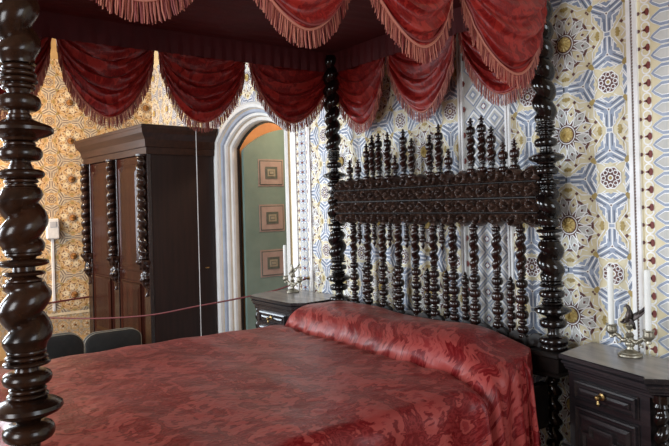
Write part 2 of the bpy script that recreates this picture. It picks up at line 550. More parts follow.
def lozenges(mb, x0, x1, z0, z1, place):
    wd = x1 - x0
    stripe(mb, x0, x1, z0, z1, .001, cP, place)
    step = .13
    nx = 2
    z = z0 - step
    while z < z1 + step:
        for i in range(nx):
            for s2 in (0, 1):
                cx = x0 + wd * (i + .5 + .5 * s2) / nx
                cz = z + step * .5 * s2
                for lay, col, g in ((2 + .3 * s2, cB, .92), (3 + .3 * s2, cW, .78), (4 + .3 * s2, cP, .58), (5 + .3 * s2, cB, .38), (6 + .3 * s2, cW, .2)):
                    q = clip_poly([(cx - wd / nx / 2 * g, cz), (cx, cz - step / 2 * g), (cx + wd / nx / 2 * g, cz), (cx, cz + step / 2 * g)], x0, x1, z0, z1)
                    if q: emit(mb, q, lay, col, place)
        for i in range(nx + 1):
            q = clip_poly(ngon(x0 + wd * i / nx, z + step * .5, .016, 6), x0, x1, z0, z1)
            if q: emit(mb, q, 6, cR, place)
        z += step


# ------------------------------------------------------------------ the setting
DW = 2.35          # plane of the wall behind the headboard
XF = -6.75         # far wall
ZC = 3.3
DCX, DHW, DSP, DRISE = -4.455, .605, 2.015, .25     # doorway centre, half width, spring, rise
DR = (DHW ** 2 + DRISE ** 2) / (2 * DRISE)


def arch_path(d, n=22):
    """outline of the doorway set in by d: floor - left jamb - segmental arch - right jamb"""
    R = DR - d
    hw = DHW - d
    zc = DSP + DRISE - DR
    a = math.asin(hw / R)
    pts = [(DCX - hw, 0.0)]
    for k in range(n + 1):
        t = -a + 2 * a * k / n
        pts.append((DCX + R * sin(t), zc + R * cos(t)))
    pts.append((DCX + hw, 0.0))
    return pts


def in_door(x, z):
    hw = DHW - .002
    if abs(x - DCX) > hw: return False
    return z < DSP + DRISE - DR + sqrt(max(0, DR ** 2 - (x - DCX) ** 2)) - .002


def place_back(x, z, h): return (x, DW - h, z)
def place_far(x, z, h): return (XF + h, x, z)


wb = MB()
# wall surface: left of the door, above the arch, right of the door
wb.add([(XF, DW, 0), (DCX - DHW, DW, 0), (DCX - DHW, DW, ZC), (XF, DW, ZC)], [(0, 1, 2, 3)], cBG)
wb.add([(DCX + DHW, DW, 0), (1.9, DW, 0), (1.9, DW, ZC), (DCX + DHW, DW, ZC)], [(0, 1, 2, 3)], cBG)
ap = arch_path(0)[1:-1]
for p, q in zip(ap[:-1], ap[1:]):
    wb.add([(p[0], DW, p[1]), (q[0], DW, q[1]), (q[0], DW, ZC), (p[0], DW, ZC)], [(0, 1, 2, 3)], cBG)
Z0 = .28
PP = .387
field(wb, -3.55, -2.165, Z0, 3.0, -2.419, 1.716, PP, place_back)
field(wb, -1.845, -1.275, Z0, 3.0, -1.552, 1.716, PP, place_back)
lozenges(wb, -2.135, -1.872, Z0, 3.0, place_back)
trim_strip(wb, -2.165, -2.135, Z0, 3.0, place_back)
trim_strip(wb, -1.872, -1.845, Z0, 3.0, place_back)
trim_strip(wb, -1.275, -1.235, Z0, 3.0, place_back)
hearts(wb, -1.235, -.955, Z0, 3.0, place_back)
trim_strip(wb, -.955, -.915, Z0, 3.0, place_back)
field(wb, -.915, 0.2, Z0, 3.0, -.63, 1.716, PP, place_back)
trim_strip(wb, -3.58, -3.55, Z0, 3.0, place_back)
hearts(wb, -3.735, -3.58, Z0, 3.0, place_back)
stripe(wb, -3.80, -3.735, Z0, 3.0, .012, cW, place_back)
field(wb, XF + .01, -5.20, Z0, 3.0, -5.5, 1.716, PP, place_back)
stripe(wb, -5.20, -5.075, Z0, 3.0, .012, cW, place_back)
field(wb, -5.07, -3.80, 2.0, 3.0, -4.455, 2.49, PP, place_back, inside=in_door)
stripe(wb, DCX + DHW, 1.9, 0, .22, .02, cP, place_back)
wall_back = tag(wb.build('wall_back', PAT, smooth=False), kind='structure')

wf = MB()
for a, b, z0, z1 in ((-2.6, -1.1, 0, ZC), (0.0, DW, 0, ZC), (-1.1, 0.0, 0, .85), (-1.1, 0.0, 2.65, ZC)):
    wf.add([(XF, a, z0), (XF, b, z0), (XF, b, z1), (XF, a, z1)], [(0, 1, 2, 3)], cBG)
field(wf, .05, DW, .40, 3.0, 1.485, 1.765, .398, place_far)
stripe(wf, .05, DW, .375, .40, .010, cW, place_far)
# small-scale dado below
field(wf, .05, DW, .14, .375, 1.48, .26, .12, place_far)
wall_left = tag(wf.build('wall_left', PAT_LAMPLIT, smooth=False), kind='structure')

fl = MB()
fl.add([(XF, -2.6, 0), (1.9, -2.6, 0), (1.9, DW, 0), (XF, DW, 0)], [(0, 1, 2, 3)])
tag(fl.build('floor', FLOOR, smooth=False), kind='structure')
ce = MB()
ce.add([(XF, -2.6, ZC), (1.9, -2.6, ZC), (1.9, DW, ZC), (XF, DW, ZC)], [(0, 1, 2, 3)])
tag(ce.build('ceiling', DIM_PLASTER, smooth=False), kind='structure')


def window_wall(name, u0, u1, spans, place):
    """plain wall with window openings (spans of u, from z .8 to 2.75)"""
    m = MB()
    def quad(a, b, z0, z1):
        m.add([place(a, z0, 0), place(b, z0, 0), place(b, z1, 0), place(a, z1, 0)], [(0, 1, 2, 3)])
    c = u0
    for a, b in spans:
        quad(c, a, 0, ZC); quad(a, b, 0, .8); quad(a, b, 2.75, ZC)
        c = b
    quad(c, u1, 0, ZC)
    return tag(m.build(name, DIM_PLASTER, smooth=False), kind='structure')


window_wall('wall_front', XF, 1.9, [(-4.65, -3.55), (-.9, .3)], lambda u, z, h: (u, -2.6 + h, z))
window_wall('wall_right', -2.6, DW, [(.75, 1.95)], lambda u, z, h: (1.9 - h, u, z))
for i, (u0, u1, pl) in enumerate([(-4.65, -3.55, lambda u, z, h: (u, -2.6 + h, z)), (-.9, .3, lambda u, z, h: (u, -2.6 + h, z)),
                                  (.75, 1.95, lambda u, z, h: (1.9 - h, u, z)), (-1.1, 0.0, lambda u, z, h: (XF + h, u, z))]):
    m = MB()
    for a, b, z0, z1 in ((u0, u0 + .05, .8, 2.75), (u1 - .05, u1, .8, 2.75), (u0, u1, .8, .85), (u0, u1, 2.7, 2.75), ((u0 + u1) / 2 - .025, (u0 + u1) / 2 + .025, .8, 2.75), (u0, u1, 1.95, 2.0)):
        vs = [pl(u, z, h) for h in (-.03, .04) for u, z in ((a, z0), (b, z0), (b, z1), (a, z1))]
        m.add(vs, [(0, 1, 2, 3), (4, 5, 6, 7), (0, 1, 5, 4), (1, 2, 6, 5), (2, 3, 7, 6), (3, 0, 4, 7)])
    tag(m.build('window_%d' % (i + 1), STONE, smooth=False), kind='structure')

# doorway: stepped painted mouldings, green leaf open into the passage
dm = MB()
profile = [(-.02, 2.335, 0), (0, 2.325, 0), (.024, 2.332, 0), (.028, 2.352, 0), (.036, 2.362, 1), (.044, 2.365, 2), (.058, 2.370, 2), (.063, 2.388, 2),
           (.067, 2.390, 0), (.084, 2.394, 0), (.089, 2.410, 0), (.094, 2.426, 1), (.100, 2.428, 0), (.120, 2.432, 0), (.124, 2.450, 0), (.128, 2.462, 1), (.131, 2.49, 1)]
pths = [[(x, y, z) for x, z in arch_path(d)] for d, y, c in profile]
for k in range(len(profile) - 1):
    dm.grid([pths[k], pths[k + 1]], profile[k + 1][2])
door = tag(dm.build('door_1', [STONE, STONE_TAN, STONE_BLUE], smooth=True, angle=40), kind='structure')
fr = MB()
pf = [(.131, 2.475), (.140, 2.475), (.140, 2.50), (.131, 2.50)]
pt2 = [[(x, y, z) for x, z in arch_path(d)] for d, y in pf]
for k in range(4): fr.grid([pt2[k], pt2[(k + 1) % 4]])
fr.build('door_frame', OAK, door, smooth=False)
# passage behind
pa = MB()
pa.add([(-5.0, 2.52, 0), (-5.0, 4.6, 0), (-5.0, 4.6, 2.9), (-5.0, 2.52, 2.9)], [(0, 1, 2, 3)], 0)
pa.add([(-3.6, 2.52, 0), (-3.6, 4.6, 0), (-3.6, 4.6, 2.9), (-3.6, 2.52, 2.9)], [(0, 1, 2, 3)], 0)
pa.add([(-5.0, 4.6, 0), (-3.6, 4.6, 0), (-3.6, 4.6, 2.9), (-5.0, 4.6, 2.9)], [(0, 1, 2, 3)], 0)
pa.add([(-5.0, 2.52, 2.9), (-3.6, 2.52, 2.9), (-3.6, 4.6, 2.9), (-5.0, 4.6, 2.9)], [(0, 1, 2, 3)], 0)
tag(pa.build('wall_passage', ORANGE_WOOD, smooth=False), kind='structure')
LX = -4.865
leaf = MB()
ys = [2.505 + .52 * k / 14 for k in range(15)]
def leaf_top(y):
    t = (y - 2.505) / .52
    return 1.935 + .215 * (1 - (1 - t) ** 2) ** .85
rows = []
for x in (LX - .035, LX):
    rows.append([(x, y, leaf_top(y)) for y in ys] + [(x, y, .02) for y in reversed(ys)])
leaf.loft(rows)
lf = tag(leaf.build('door_leaf', GREEN, door, smooth=False), 'green painted door leaf')
for zt in (1.862, 1.452, 1.042):
    pr = MB()
    y0, y1 = 2.648, 2.908
    z1, z0 = zt, zt - .245
    for k, (ins, h, c) in enumerate(((0, .004, 0), (.012, .007, 1), (.020, .009, 0), (.068, .012, 1), (.090, .014, 2), (.105, .016, 1), (.110, .018, 2))):
        pr.box(LX, LX + h, y0 + ins, y1 - ins, z0 + ins, z1 - ins, c)
    pr.build('square_print', [PINK, PRINT_D, PRINT_L], lf, smooth=False)


# ------------------------------------------------------------------ bedstead
BX0, BX1, BY0, BY1 = -3.05, -1.543, .2335, 2.197
bed = empty('bedstead', ((BX0 + BX1) / 2, (BY0 + BY1) / 2, 0))
tag(bed, 'dark wooden four-poster bedstead with twisted posts and a spindled headboard', 'bed')
bed_inv = Matrix.Translation(-Vector(bed.location))


def bpart(mb, name, m, parent=None, **kw):
    return mb.build(name, m, parent or bed, xf=bed_inv, **kw)


def smooth_prof(pts, sub=3):
    """rounded turning profile: half-round torus between listed (z_centre, half_height, radius) beads"""
    return pts


def beads(lst, neck):
    """lst of (zc, hh, r) from top to bottom -> lathe profile with rounded discs joined by necks"""
    out = []
    for zc, hh, r in lst:
        nk = min(neck, r * .9)
        out.append((zc + hh, nk))
        for k in range(1, 8):
            a = pi * k / 8
            out.append((zc + hh * cos(a), nk + (r - nk) * sin(a) ** .6))
        out.append((zc - hh, nk))
    return out


def make_post(x, y, dz, m, lean, hand, ph):
    o = MB()
    zt = 2.36
    # upper twisted shaft
    o.twist(1.775, zt, .029, .021, .084, n=28, phase=ph, hand=hand, per=18)
    o.lathe(beads([(1.766, .007, .036), (1.751, .006, .040), (1.737, .007, .042), (1.722, .006, .036)], .026) +
            beads([(1.686, .019, .047)], .022) + beads([(1.654, .006, .026)], .022) +
            [(1.648, .030), (1.640, .046), (1.632, .066), (1.625, .072), (1.618, .071), (1.611, .060), (1.604, .040), (1.598, .036)] +
            beads([(1.590, .006, .034)], .021) + beads([(1.569, .017, .047)], .022) + [(1.548, .021), (1.536, .026)] +
            beads([(1.522, .011, .050)], .026) + beads([(1.506, .005, .036), (1.496, .004, .034), (1.488, .005, .040)], .026), n=32)
    # middle: two double turns with a ringed waist
    o.twist(1.345, 1.486, .031, .023, .080, n=28, phase=ph, hand=hand, per=18)
    o.lathe(beads([(1.340, .006, .038)], .028) + beads([(1.320, .009, .053)], .024) + beads([(1.296, .006, .044)], .024) + beads([(1.280, .005, .038)], .03), n=32)
    o.twist(1.125, 1.276, .032, .024, .084, n=28, phase=ph + 1, hand=hand, per=18)
    o.lathe(beads([(1.120, .007, .042), (1.107, .006, .045), (1.094, .006, .050)], .032) + [(1.084, .024)] +
            beads([(1.060, .017, .052)], .026) + beads([(1.034, .006, .040), (1.022, .006, .044)], .026) +
            [(1.016, .040), (1.008, .060), (1.000, .072), (.992, .074), (.984, .068), (.974, .046), (.968, .030)] +
            beads([(.940, .021, .055)], .024) + [(.914, .024), (.900, .022), (.890, .026)] + beads([(.868, .018, .060), (.84, .016, .056)], .03) + [(.815, .05)], n=32)
    xf = Matrix.Translation((x, y, dz)) @ Matrix.Translation((0, 0, 1.2)) @ Matrix.Rotation(lean, 4, 'Y') @ Matrix.Translation((0, 0, -1.2))
    post = o.build('post', m, bed, xf=bed_inv @ xf)
    b = MB()
    b.box(x - .062, x + .062, y - .062, y + .062, .735, .81, bevel=.008)
    b.box(x - .074, x + .074, y - .074, y + .074, .80, .822, bevel=.006)
    b.box(x - .070, x + .070, y - .070, y + .070, .725, .74, bevel=.005)
    bpart(b, 'post_block', DULL)
    lg = MB()
    lg.lathe([(.728, .034), (.715, .034), (.705, .026)], c=(x, y, 0))
    lg.twist(.14, .706, .017, .020, .062, c=(x, y, 0), hand=hand)
    lg.lathe([(.145, .03), (.13, .045), (.10, .055), (.05, .058), (.015, .045), (0, .03)], c=(x, y, 0))
    bpart(lg, 'leg', EBONY)
    return post


LEAN = radians(-1.0)
make_post(BX1, BY0, .012, EBONY_NEAR, LEAN * 1.8, 1, 0.0)
make_post(BX1, BY1, -.008, EBONY, LEAN, -1, 1.0)
make_post(BX0, BY1, -.004, EBONY, LEAN * 1.4, 1, 2.0)
make_post(BX0, BY0, .0, EBONY_NEAR, LEAN, 1, 2.6)

# headboard carved rails
HX0, HX1 = BX0 + .035, BX1 - .035


def scroll(x, z, tile, zc, hand):
    i = math.floor(x / tile)
    cx = (i + .5) * tile
    dx, dz = x - cx, z - zc
    r = sqrt(dx * dx + dz * dz)
    th = atan2(dz, dx) * (1 if i % 2 else -1) * hand
    # spiral scroll, with a leaf filling each join
    s = cos(2 * pi * r / .030 - th) * min(1, max(0, (tile * .56 - r) / .008))
    q = abs(dx) - tile / 2
    rl_ = sqrt(q * q + dz * dz)
    leafy = cos(6 * atan2(dz, q)) * exp(-(q / (tile * .12)) ** 2) * .8
    return s * (1 - exp(-(q / (tile * .10)) ** 2)) + leafy


def carved(name, z0f, z1f, tile, y0, depth, m, hand=1, nx=480, nz=20):
    """relief-carved board between the outlines z0f(x) and z1f(x)"""
    o = MB()
    rows = []
    for j in range(nz + 1):
        row = []
        for i in range(nx + 1):
            x = HX0 + (HX1 - HX0) * i / nx
            a, b = z0f(x), z1f(x)
            z = a + (b - a) * j / nz
            e = min(1, j / 1.5, (nz - j) / 1.5)
            row.append((x, y0 - depth * (.4 + .6 * scroll(x, z, tile, (a + b) / 2, hand)) * e, z))
        rows.append(row)
    back = [[(p[0], y0 + .022, p[2]) for p in r] for r in (rows[0], rows[-1])]
    o.grid([back[0]] + rows + [back[1]])
    o.add(back[0] + back[1], [(i, i + 1, nx + 1 + i + 1, nx + 1 + i) for i in range(nx)])
    return bpart(o, name, m, angle=60)


YB = BY1
tl = .098
def crest_edge(x): return abs(sin(pi * x / tl)) ** .7
carved('carved_board', lambda x: 1.457, lambda x: 1.520, .066, YB - .014, .030, CARVED)
carved('carved_board', lambda x: 1.388, lambda x: 1.449, .066, YB - .014, .030, CARVED, hand=-1)
carved('carved_crest', lambda x: 1.522, lambda x: 1.538 + .050 * crest_edge(x), tl, YB - .008, .034, CARVED, nz=12)
carved('carved_crest', lambda x: 1.370 - .046 * crest_edge(x), lambda x: 1.387, tl, YB - .008, .034, CARVED, hand=-1, nz=12)
rl = MB()
for z, h, d in ((1.453, .005, .014), (1.521, .004, .020), (1.388, .004, .020)):
    rl.box(HX0, HX1, YB - .012 - d, YB + .012, z - h, z + h, bevel=.003)
bpart(rl, 'moulded_rail', DULL)
carved('bottom_rail', lambda x: .70, lambda x: .845 + .030 * crest_edge(x), tl, YB - .008, .014, DULL, nz=14)

# spindles
def spin_main():
    o = MB()
    zt, zb = 1.335, .835
    o.lathe([(zt, .010), (zt - .012, .013)] + beads([(zt - .022, .011, .021)], .011) + [(zt - .036, .010)], n=14)
    o.twist(1.125, zt - .034, .011, .013, .050, n=12, per=10)
    lst = [(1.118, .006, .020), (1.104, .006, .017), (1.078, .018, .026), (1.044, .010, .019), (1.010, .020, .028), (.974, .008, .018),
           (.944, .018, .027), (.910, .009, .019), (.880, .016, .025), (.852, .010, .020)]
    o.lathe(beads(lst, .010) + [(zb, .012)], n=16)
    return o


def spin_top(h):
    o = MB()
    z0 = 1.56
    zt = z0 + h
    o.lathe([(z0 - .01, .010)] + [(z, r) for z, r in reversed(beads([(z0 + .024, .013, .023)], .010))] + [(z0 + .045, .010)] +
            list(reversed(beads([(z0 + .052, .005, .016)], .010))), n=14)
    if h > .13:
        o.twist(z0 + .058, zt - .085, .010, .012, .044, n=12, per=10)
        o.lathe(list(reversed(beads([(zt - .058, .020, .022)], .009))) if False else [(zt - .086, .010)] + list(reversed(beads([(zt - .062, .019, .022)], .009))) +
                list(reversed(beads([(zt - .034, .007, .010)], .006))) + list(reversed(beads([(zt - .019, .005, .014)], .005))) + [(zt - .012, .006), (zt - .004, .007), (zt, .002)], n=14)
    else:
        o.twist(z0 + .056, zt - .060, .009, .011, .040, n=12, per=10)
        o.lathe([(zt - .062, .009)] + list(reversed(beads([(zt - .042, .017, .021)], .009))) + list(reversed(beads([(zt - .016, .005, .013)], .005))) +
                [(zt - .010, .006), (zt - .004, .006), (zt, .002)], n=14)
    return o


def pendant():
    o = MB()
    o.lathe([(1.335, .008)] + beads([(1.322, .008, .015), (1.298, .012, .013), (1.272, .012, .013), (1.248, .013, .018)], .008) + [(1.230, .008), (1.218, .011), (1.208, .006), (1.200, .002)], n=14)
    return o


def short_spin():
    o = MB()
    o.lathe([(1.105, .002), (1.098, .006)] + beads([(1.085, .006, .012), (1.060, .016, .020), (1.030, .012, .016), (1.000, .016, .020), (.965, .014, .017), (.93, .016, .021), (.89, .014, .019)], .009) + [(.84, .012)], n=14)
    return o


def copy_obj(o, parent=None):
    c = o.copy(); COL.objects.link(c)
    if parent is not None: c.parent = parent
    return c


def local(x, y, z=0): return (x - bed.location.x, y - bed.location.y, z)


sp0 = spin_main().build('spindle', SPIN, bed)
for i in range(10):
    o = sp0 if i == 0 else copy_obj(sp0, bed)
    o.location = local(-1.693 - .1329 * i, YB + .004)
    o.rotation_euler = (0, 0, .8 * i)
tops = {}
for i, (x, h) in enumerate([(-2.903, .135), (-2.824, .155), (-2.742, .225), (-2.690, .274), (-2.633, .276), (-2.556, .276), (-2.498, .150), (-2.428, .275),
                            (-2.365, .226), (-2.232, .226), (-2.167, .273), (-2.104, .142), (-1.958, .276), (-1.892, .270), (-1.837, .228), (-1.773, .145), (-1.711, .147)]):
    key = 'a' if h > .25 else 'b' if h > .2 else 'c'
    if key not in tops:
        tops[key] = spin_top({'a': .275, 'b': .226, 'c': .147}[key]).build('finial', SPIN, bed)
        o = tops[key]
    else:
        o = copy_obj(tops[key], bed)
    o.location = local(x, YB, random.uniform(-.006, .004))
    o.rotation_euler = (0, 0, 1.3 * i)
pd0 = pendant().build('pendant', SPIN, bed)
for i, x in enumerate([-2.690, -2.556, -2.419, -2.297, -2.160, -2.825]):
    o = pd0 if i == 0 else copy_obj(pd0, bed)
    o.location = local(x, YB)
ss0 = short_spin().build('short_spindle', SPIN, bed)
for i, x in enumerate([-2.793, -2.524, -2.281, -2.147, -2.024, -1.757]):
    o = ss0 if i == 0 else copy_obj(ss0, bed)
    o.location = local(x, YB + .01)
fr = MB()
fr.box(BX0 - .02, BX0 + .03, BY0 + .06, BY1 - .06, .52, .70, bevel=.006)
bpart(fr, 'side_rail', EBONY)
fr = MB()
fr.box(BX1 - .02, BX1 + .02, BY0 + .06, BY1 - .06, .52, .70, bevel=.006)
bpart(fr, 'side_rail', EBONY)
fr = MB()
fr.box(BX0 + .06, BX1 - .06, BY0 - .02, BY0 + .03, .52, .70, bevel=.006)
bpart(fr, 'foot_rail', EBONY)
fr = MB()
for k in range(12):
    y = BY0 + .10 + k * (BY1 - BY0 - .2) / 11
    fr.box(BX0 + .03, BX1 - .02, y - .05, y + .05, .56, .585, bevel=.004)
bpart(fr, 'slat_base', OAK)

# ------------------------------------------------------------------ canopy with swagged valance
CX0, CX1, CY0, CY1 = -3.085, -1.508, .19, 2.232
ZT = 2.385
can = empty('bed_canopy', ((CX0 + CX1) / 2, (CY0 + CY1) / 2, ZT))
tag(can, 'red silk bed canopy with fringed swags hung all round the four-poster', 'canopy')
can_inv = Matrix.Translation(-Vector(can.location))
m = MB()
m.box(CX0 + .01, CX1 - .01, CY0 + .01, CY1 - .01, ZT - .005, ZT + .03, bevel=.01)
# shallow pleats of the stretched lining underneath
rows = []
for j in range(25):
    y = CY0 + .02 + (CY1 - CY0 - .04) * j / 24
    rows.append([(CX0 + .02 + (CX1 - CX0 - .04) * i / 60, y, ZT - .012 - .006 * sin(pi * j / 24) * (1 + sin(i * 1.9)) - .02 * sin(pi * i / 60) * sin(pi * j / 24)) for i in range(61)])
m.grid(rows)
m.build('tester', LINING, can, xf=can_inv)
# the lining hung down inside the frame
m = MB()
def band(pts_in, z0, z1, k):
    rows = []
    for j in range(5):
        z = z1 + (z0 - z1) * j / 4
        row = []
        for i in range(k + 1):
            t = i / k
            a = Vector(pts_in[0]).lerp(Vector(pts_in[1]), t)
            nrm = Vector(pts_in[2])
            a = a + nrm * (.006 * sin(i * 1.7) * (j / 4 + .3))
            row.append((a.x, a.y, z))
        rows.append(row)
    m.grid(rows)
zi = 2.19
band(((CX0 + .02, CY0 + .02, 0), (CX0 + .02, CY1 - .02, 0), (1, 0, 0)), zi + .06, ZT, 120)
band(((CX1 - .02, CY0 + .02, 0), (CX1 - .02, CY1 - .02, 0), (-1, 0, 0)), zi + .06, ZT, 120)
band(((CX0 + .02, CY1 - .02, 0), (CX1 - .02, CY1 - .02, 0), (0, -1, 0)), zi + .06, ZT, 90)
band(((CX0 + .02, CY0 + .02, 0), (CX1 - .02, CY0 + .02, 0), (0, 1, 0)), zi + .06, ZT, 90)
m.build('lining_band', LINING, can, xf=can_inv)


def swag(p0, p1, nrm, zc, zm, seed, depth=.10, tilt=0.0, flen=.058, cm=SWAGCLOTH, gold=1.0, nu=44, nv=40):
    """one swag between the gather points p0 and p1 (x,y); nrm points outwards, zm is the tip of its fringe"""
    rnd = random.Random(seed)
    p0, p1, nrm = Vector((p0[0], p0[1], 0)), Vector((p1[0], p1[1], 0)), Vector((nrm[0], nrm[1], 0))
    zmf = zm + flen
    ph = rnd.uniform(0, 6)
    nf = rnd.choice((4.6, 5.2, 5.8))
    amp = rnd.uniform(.015, .021)
    def zb(u):
        v = .28 * abs(u) ** 1.7 + .72 * (1 - sqrt(max(0, 1 - u * u)))
        return zmf + (zc - zmf) * v + tilt * u * (1 - u * u)
    def surf(u, v):
        """u -1..1 across, v 0 top .. 1 lower edge"""
        t = (u + 1) / 2
        top = ZT + .02
        zt = top - .02 * (1 - u * u)
        b = zb(u)
        z = zt + (b - zt) * v
        # the cloth gathers towards the ends, and swells in front
        g = 1 - .09 * v ** 3
        c = p0.lerp(p1, .5 + (t - .5) * g * 1.03)
        bulge = depth * (sin(pi * min(1, v * .80)) ** .9) * (1 - abs(u) ** 2.4)
        w = (1 - abs(u) ** 3)
        fo = sin(2 * pi * nf * (v ** 1.25) + ph + 1.1 * sin(2.3 * u + ph)) * amp * (.35 + .65 * w) * (.4 + .6 * v) * (1 - .55 * v ** 6)
        fo += sin(2 * pi * nf * 1.9 * v + 2 * ph + 3.0 * u) * amp * .3 * w
        # gathered pleats at both ends
        fo += .010 * abs(u) ** 4 * sin(38 * u + ph) * (1 - .4 * v)
        p = c + nrm * (bulge + fo + .012)
        return Vector((p.x, p.y, z - .5 * fo))
    o = MB()
    rows, uv = [], []
    for j in range(nv + 1):
        row = []
        for i in range(nu + 1):
            u = -1 + 2 * i / nu
            row.append(tuple(surf(u, j / nv)))
            uv.append((u * .26 + seed * .37, j / nv * .5 + seed * .21))
        rows.append(row)
    o.grid(rows)
    o.uv = uv
    s = o.build('swag', cm, can, xf=can_inv, angle=80)
    so = s.modifiers.new('thickness', 'SOLIDIFY'); so.thickness = .003
    # braid and fringe along the lower edge
    f = MB()
    edge = [surf(-1 + 2 * i / 80, 1.0) for i in range(81)]
    f.tube([e + nrm * .003 for e in edge], .0055, n=6)
    f.tube([surf(-1 + 2 * i / 80, .965) + nrm * .006 for i in range(81)], .004, n=5)
    L = 0
    acc = [0]
    for a, b in zip(edge[:-1], edge[1:]):
        L += (b - a).length; acc.append(L)
    ns = int(L / .0042)
    k = 0
    for q in range(ns):
        d = (q + .5) / ns * L
        while acc[k + 1] < d: k += 1
        a = edge[k].lerp(edge[k + 1], (d - acc[k]) / (acc[k + 1] - acc[k]))
        tg = (edge[k + 1] - edge[k]).normalized()
        dn = Vector((0, 0, -1)) + tg * tg.z * .25
        dn = (dn + nrm * rnd.uniform(-.08, .10) + tg * rnd.uniform(-.05, .05)).normalized()
        ln = flen * rnd.uniform(.90, 1.04)
        wv = rnd.uniform(-.003, .003)
        sd = Vector((tg.x, tg.y, 0)).normalized() * .0019
        nb = nrm * .0019
        base = a + nrm * rnd.uniform(-.003, .005)
        mid = base + dn * ln * .55 + tg * wv
        end = base + dn * ln
        vs = [base - sd, base + nb, base + sd, mid - sd * 1.2, mid + nb * 1.3, mid + sd * 1.2, end - sd * .8, end + nb, end + sd * .8]
        f.add([tuple(p) for p in vs], [(0, 1, 4, 3), (1, 2, 5, 4), (2, 0, 3, 5), (3, 4, 7, 6), (4, 5, 8, 7), (5, 3, 6, 8), (6, 7, 8)])
    f.build('fringe', FRINGE, s, xf=can_inv, smooth=False)
    return s


def run(bounds, fixed, axis, nrm, zc, zms, seed, **kw):
    for i, (a, b) in enumerate(zip(bounds[:-1], bounds[1:])):
        pa, pb = ((fixed, a), (fixed, b)) if axis == 'y' else ((a, fixed), (b, fixed))
        swag(pa, pb, nrm, zc, zms[i], seed + i, **kw)


run([.23, .74, 1.20, 1.64, 2.17], -1.525, 'y', (1, 0), 2.29, [1.895, 1.895, 1.903, 1.862], 1, depth=.06)
run([.15, .617, 1.107, 1.63, 2.225], -3.075, 'y', (-1, 0), 2.28, [1.865, 1.852, 1.855, 1.882], 11, depth=.04)
run([-3.11, -2.59, -2.05, -1.53], 2.215, 'x', (0, 1), 2.28, [1.862, 1.858, 1.864], 21, depth=.03)
run([-3.10, -2.565, -2.045, -1.50], CY0, 'x', (0, -1), 2.28, [1.868, 1.866, 1.872], 31, depth=.07)


# ------------------------------------------------------------------ bedspread with the bolster under it
def sstep(a, b, x):
    t = max(0.0, min(1.0, (x - a) / (b - a)))
    return t * t * (3 - 2 * t)


EX0, EX1 = -3.115, -1.495
def seam(x):
    return 1.79 - .10 * sstep(-1.75, -1.42, x) + .05 * sstep(-2.6, -3.1, x) + .012 * sin(7 * x)


def top_h(x, y):
    z = .765 + .006 * sin(2.1 * x + 1.0) * sin(2.7 * y) + .004 * sin(9 * x + 3 * y) + .0025 * sin(23 * y - 6 * x)
    z -= .012 * sstep(-2.1, -1.5, x)
    ys = seam(x)
    yc = (ys + 2.20) / 2
    hw = (2.20 - ys) / 2
    t = (y - yc) / hw
    A = .118 - .03 * sstep(-2.85, -3.12, x) - .052 * sstep(-1.85, -1.47, x) + .004 * sin(6 * x)
    if t > -1:
        tt = min(1, abs(t))
        z += A * (1 - tt ** 2.4) ** .62 if t < .15 else A * (1 - (tt * .55) ** 2.4) ** .62
        z += .004 * sin(19 * x + 9 * y) * (1 - tt)
    z -= .012 * exp(-((y - ys) / .028) ** 2) * (1 - .3 * sin(5 * x))
    # puckers running off the seam
    z += .005 * sin(48 * x + 3 * sin(5 * x)) * exp(-((y - ys + .03) / .06) ** 2)
    return z


sm = MB()
rows, uvs = [], []
NY = 150
Y0, Y1 = .315, 2.115
ys_ = [Y0 + (Y1 - Y0) * j / NY for j in range(NY + 1)]
R = .075
def fold(y, k):
    return (.016 * sin(9.5 * y + .8) + .010 * sin(21 * y + 2.0) + .006 * sin(47 * y)) * k
def near_fold(y, k):
    f = fold(y, k)
    # cascade of cloth falling from the bolster end
    ridge = .060 * exp(-((y - 1.70) / .022) ** 2) + .048 * exp(-((y - 1.775) / .018) ** 2) - .045 * exp(-((y - 1.735) / .018) ** 2)
    ridge += .014 * exp(-((y - 1.90) / .08) ** 2) + (.012 * sin(60 * y) + .007 * sin(103 * y + 1)) * sstep(1.78, 1.85, y)
    return f + ridge * (.25 + .75 * min(1, k * 1.6))
for y in ys_:
    row = []
    s = 0.0
    prev = None
    pts = []
    # far drop
    for k in range(13):
        t = k / 12
        z = .25 + (top_h(EX0 + R, y) - R - .25) * t
        pts.append((EX0 - .012 - fold(y + 2, 1 - t), z))
    for k in range(1, 8):
        a = pi / 2 * k / 8
        pts.append((EX0 + R - R * cos(a), top_h(EX0 + R, y) - R + R * sin(a)))
    for k in range(91):
        x = EX0 + R + (EX1 - EX0 - 2 * R) * k / 90
        pts.append((x, top_h(x, y)))
    zt = top_h(EX1 - R, y)
    for k in range(1, 10):
        a = pi / 2 * k / 9
        wv = .008 * sin(31 * y + 1.5 * sin(7 * y)) * sin(a)
        pts.append((EX1 - R + R * sin(a) + near_fold(y, .0 + .2 * k / 9) + wv, zt - R + R * cos(a)))
    for k in range(1, 27):
        t = k / 26
        z = (zt - R) + (.10 - zt + R) * t
        pts.append((EX1 + .02 * t + near_fold(y, .2 + .8 * min(1, t * 1.6)) + .008 * sin(31 * y + 1.5 * sin(7 * y)) * (1 - t), z))
    for i, (x, z) in enumerate(pts):
        if i: s += sqrt((x - prev[0]) ** 2 + (z - prev[1]) ** 2)
        prev = (x, z)
        lim = 2.115 - .15 * sstep(-1.60, -1.495, x)
        row.append((x, min(y, lim), z))
        uvs.append((s, y))
    rows.append(row)
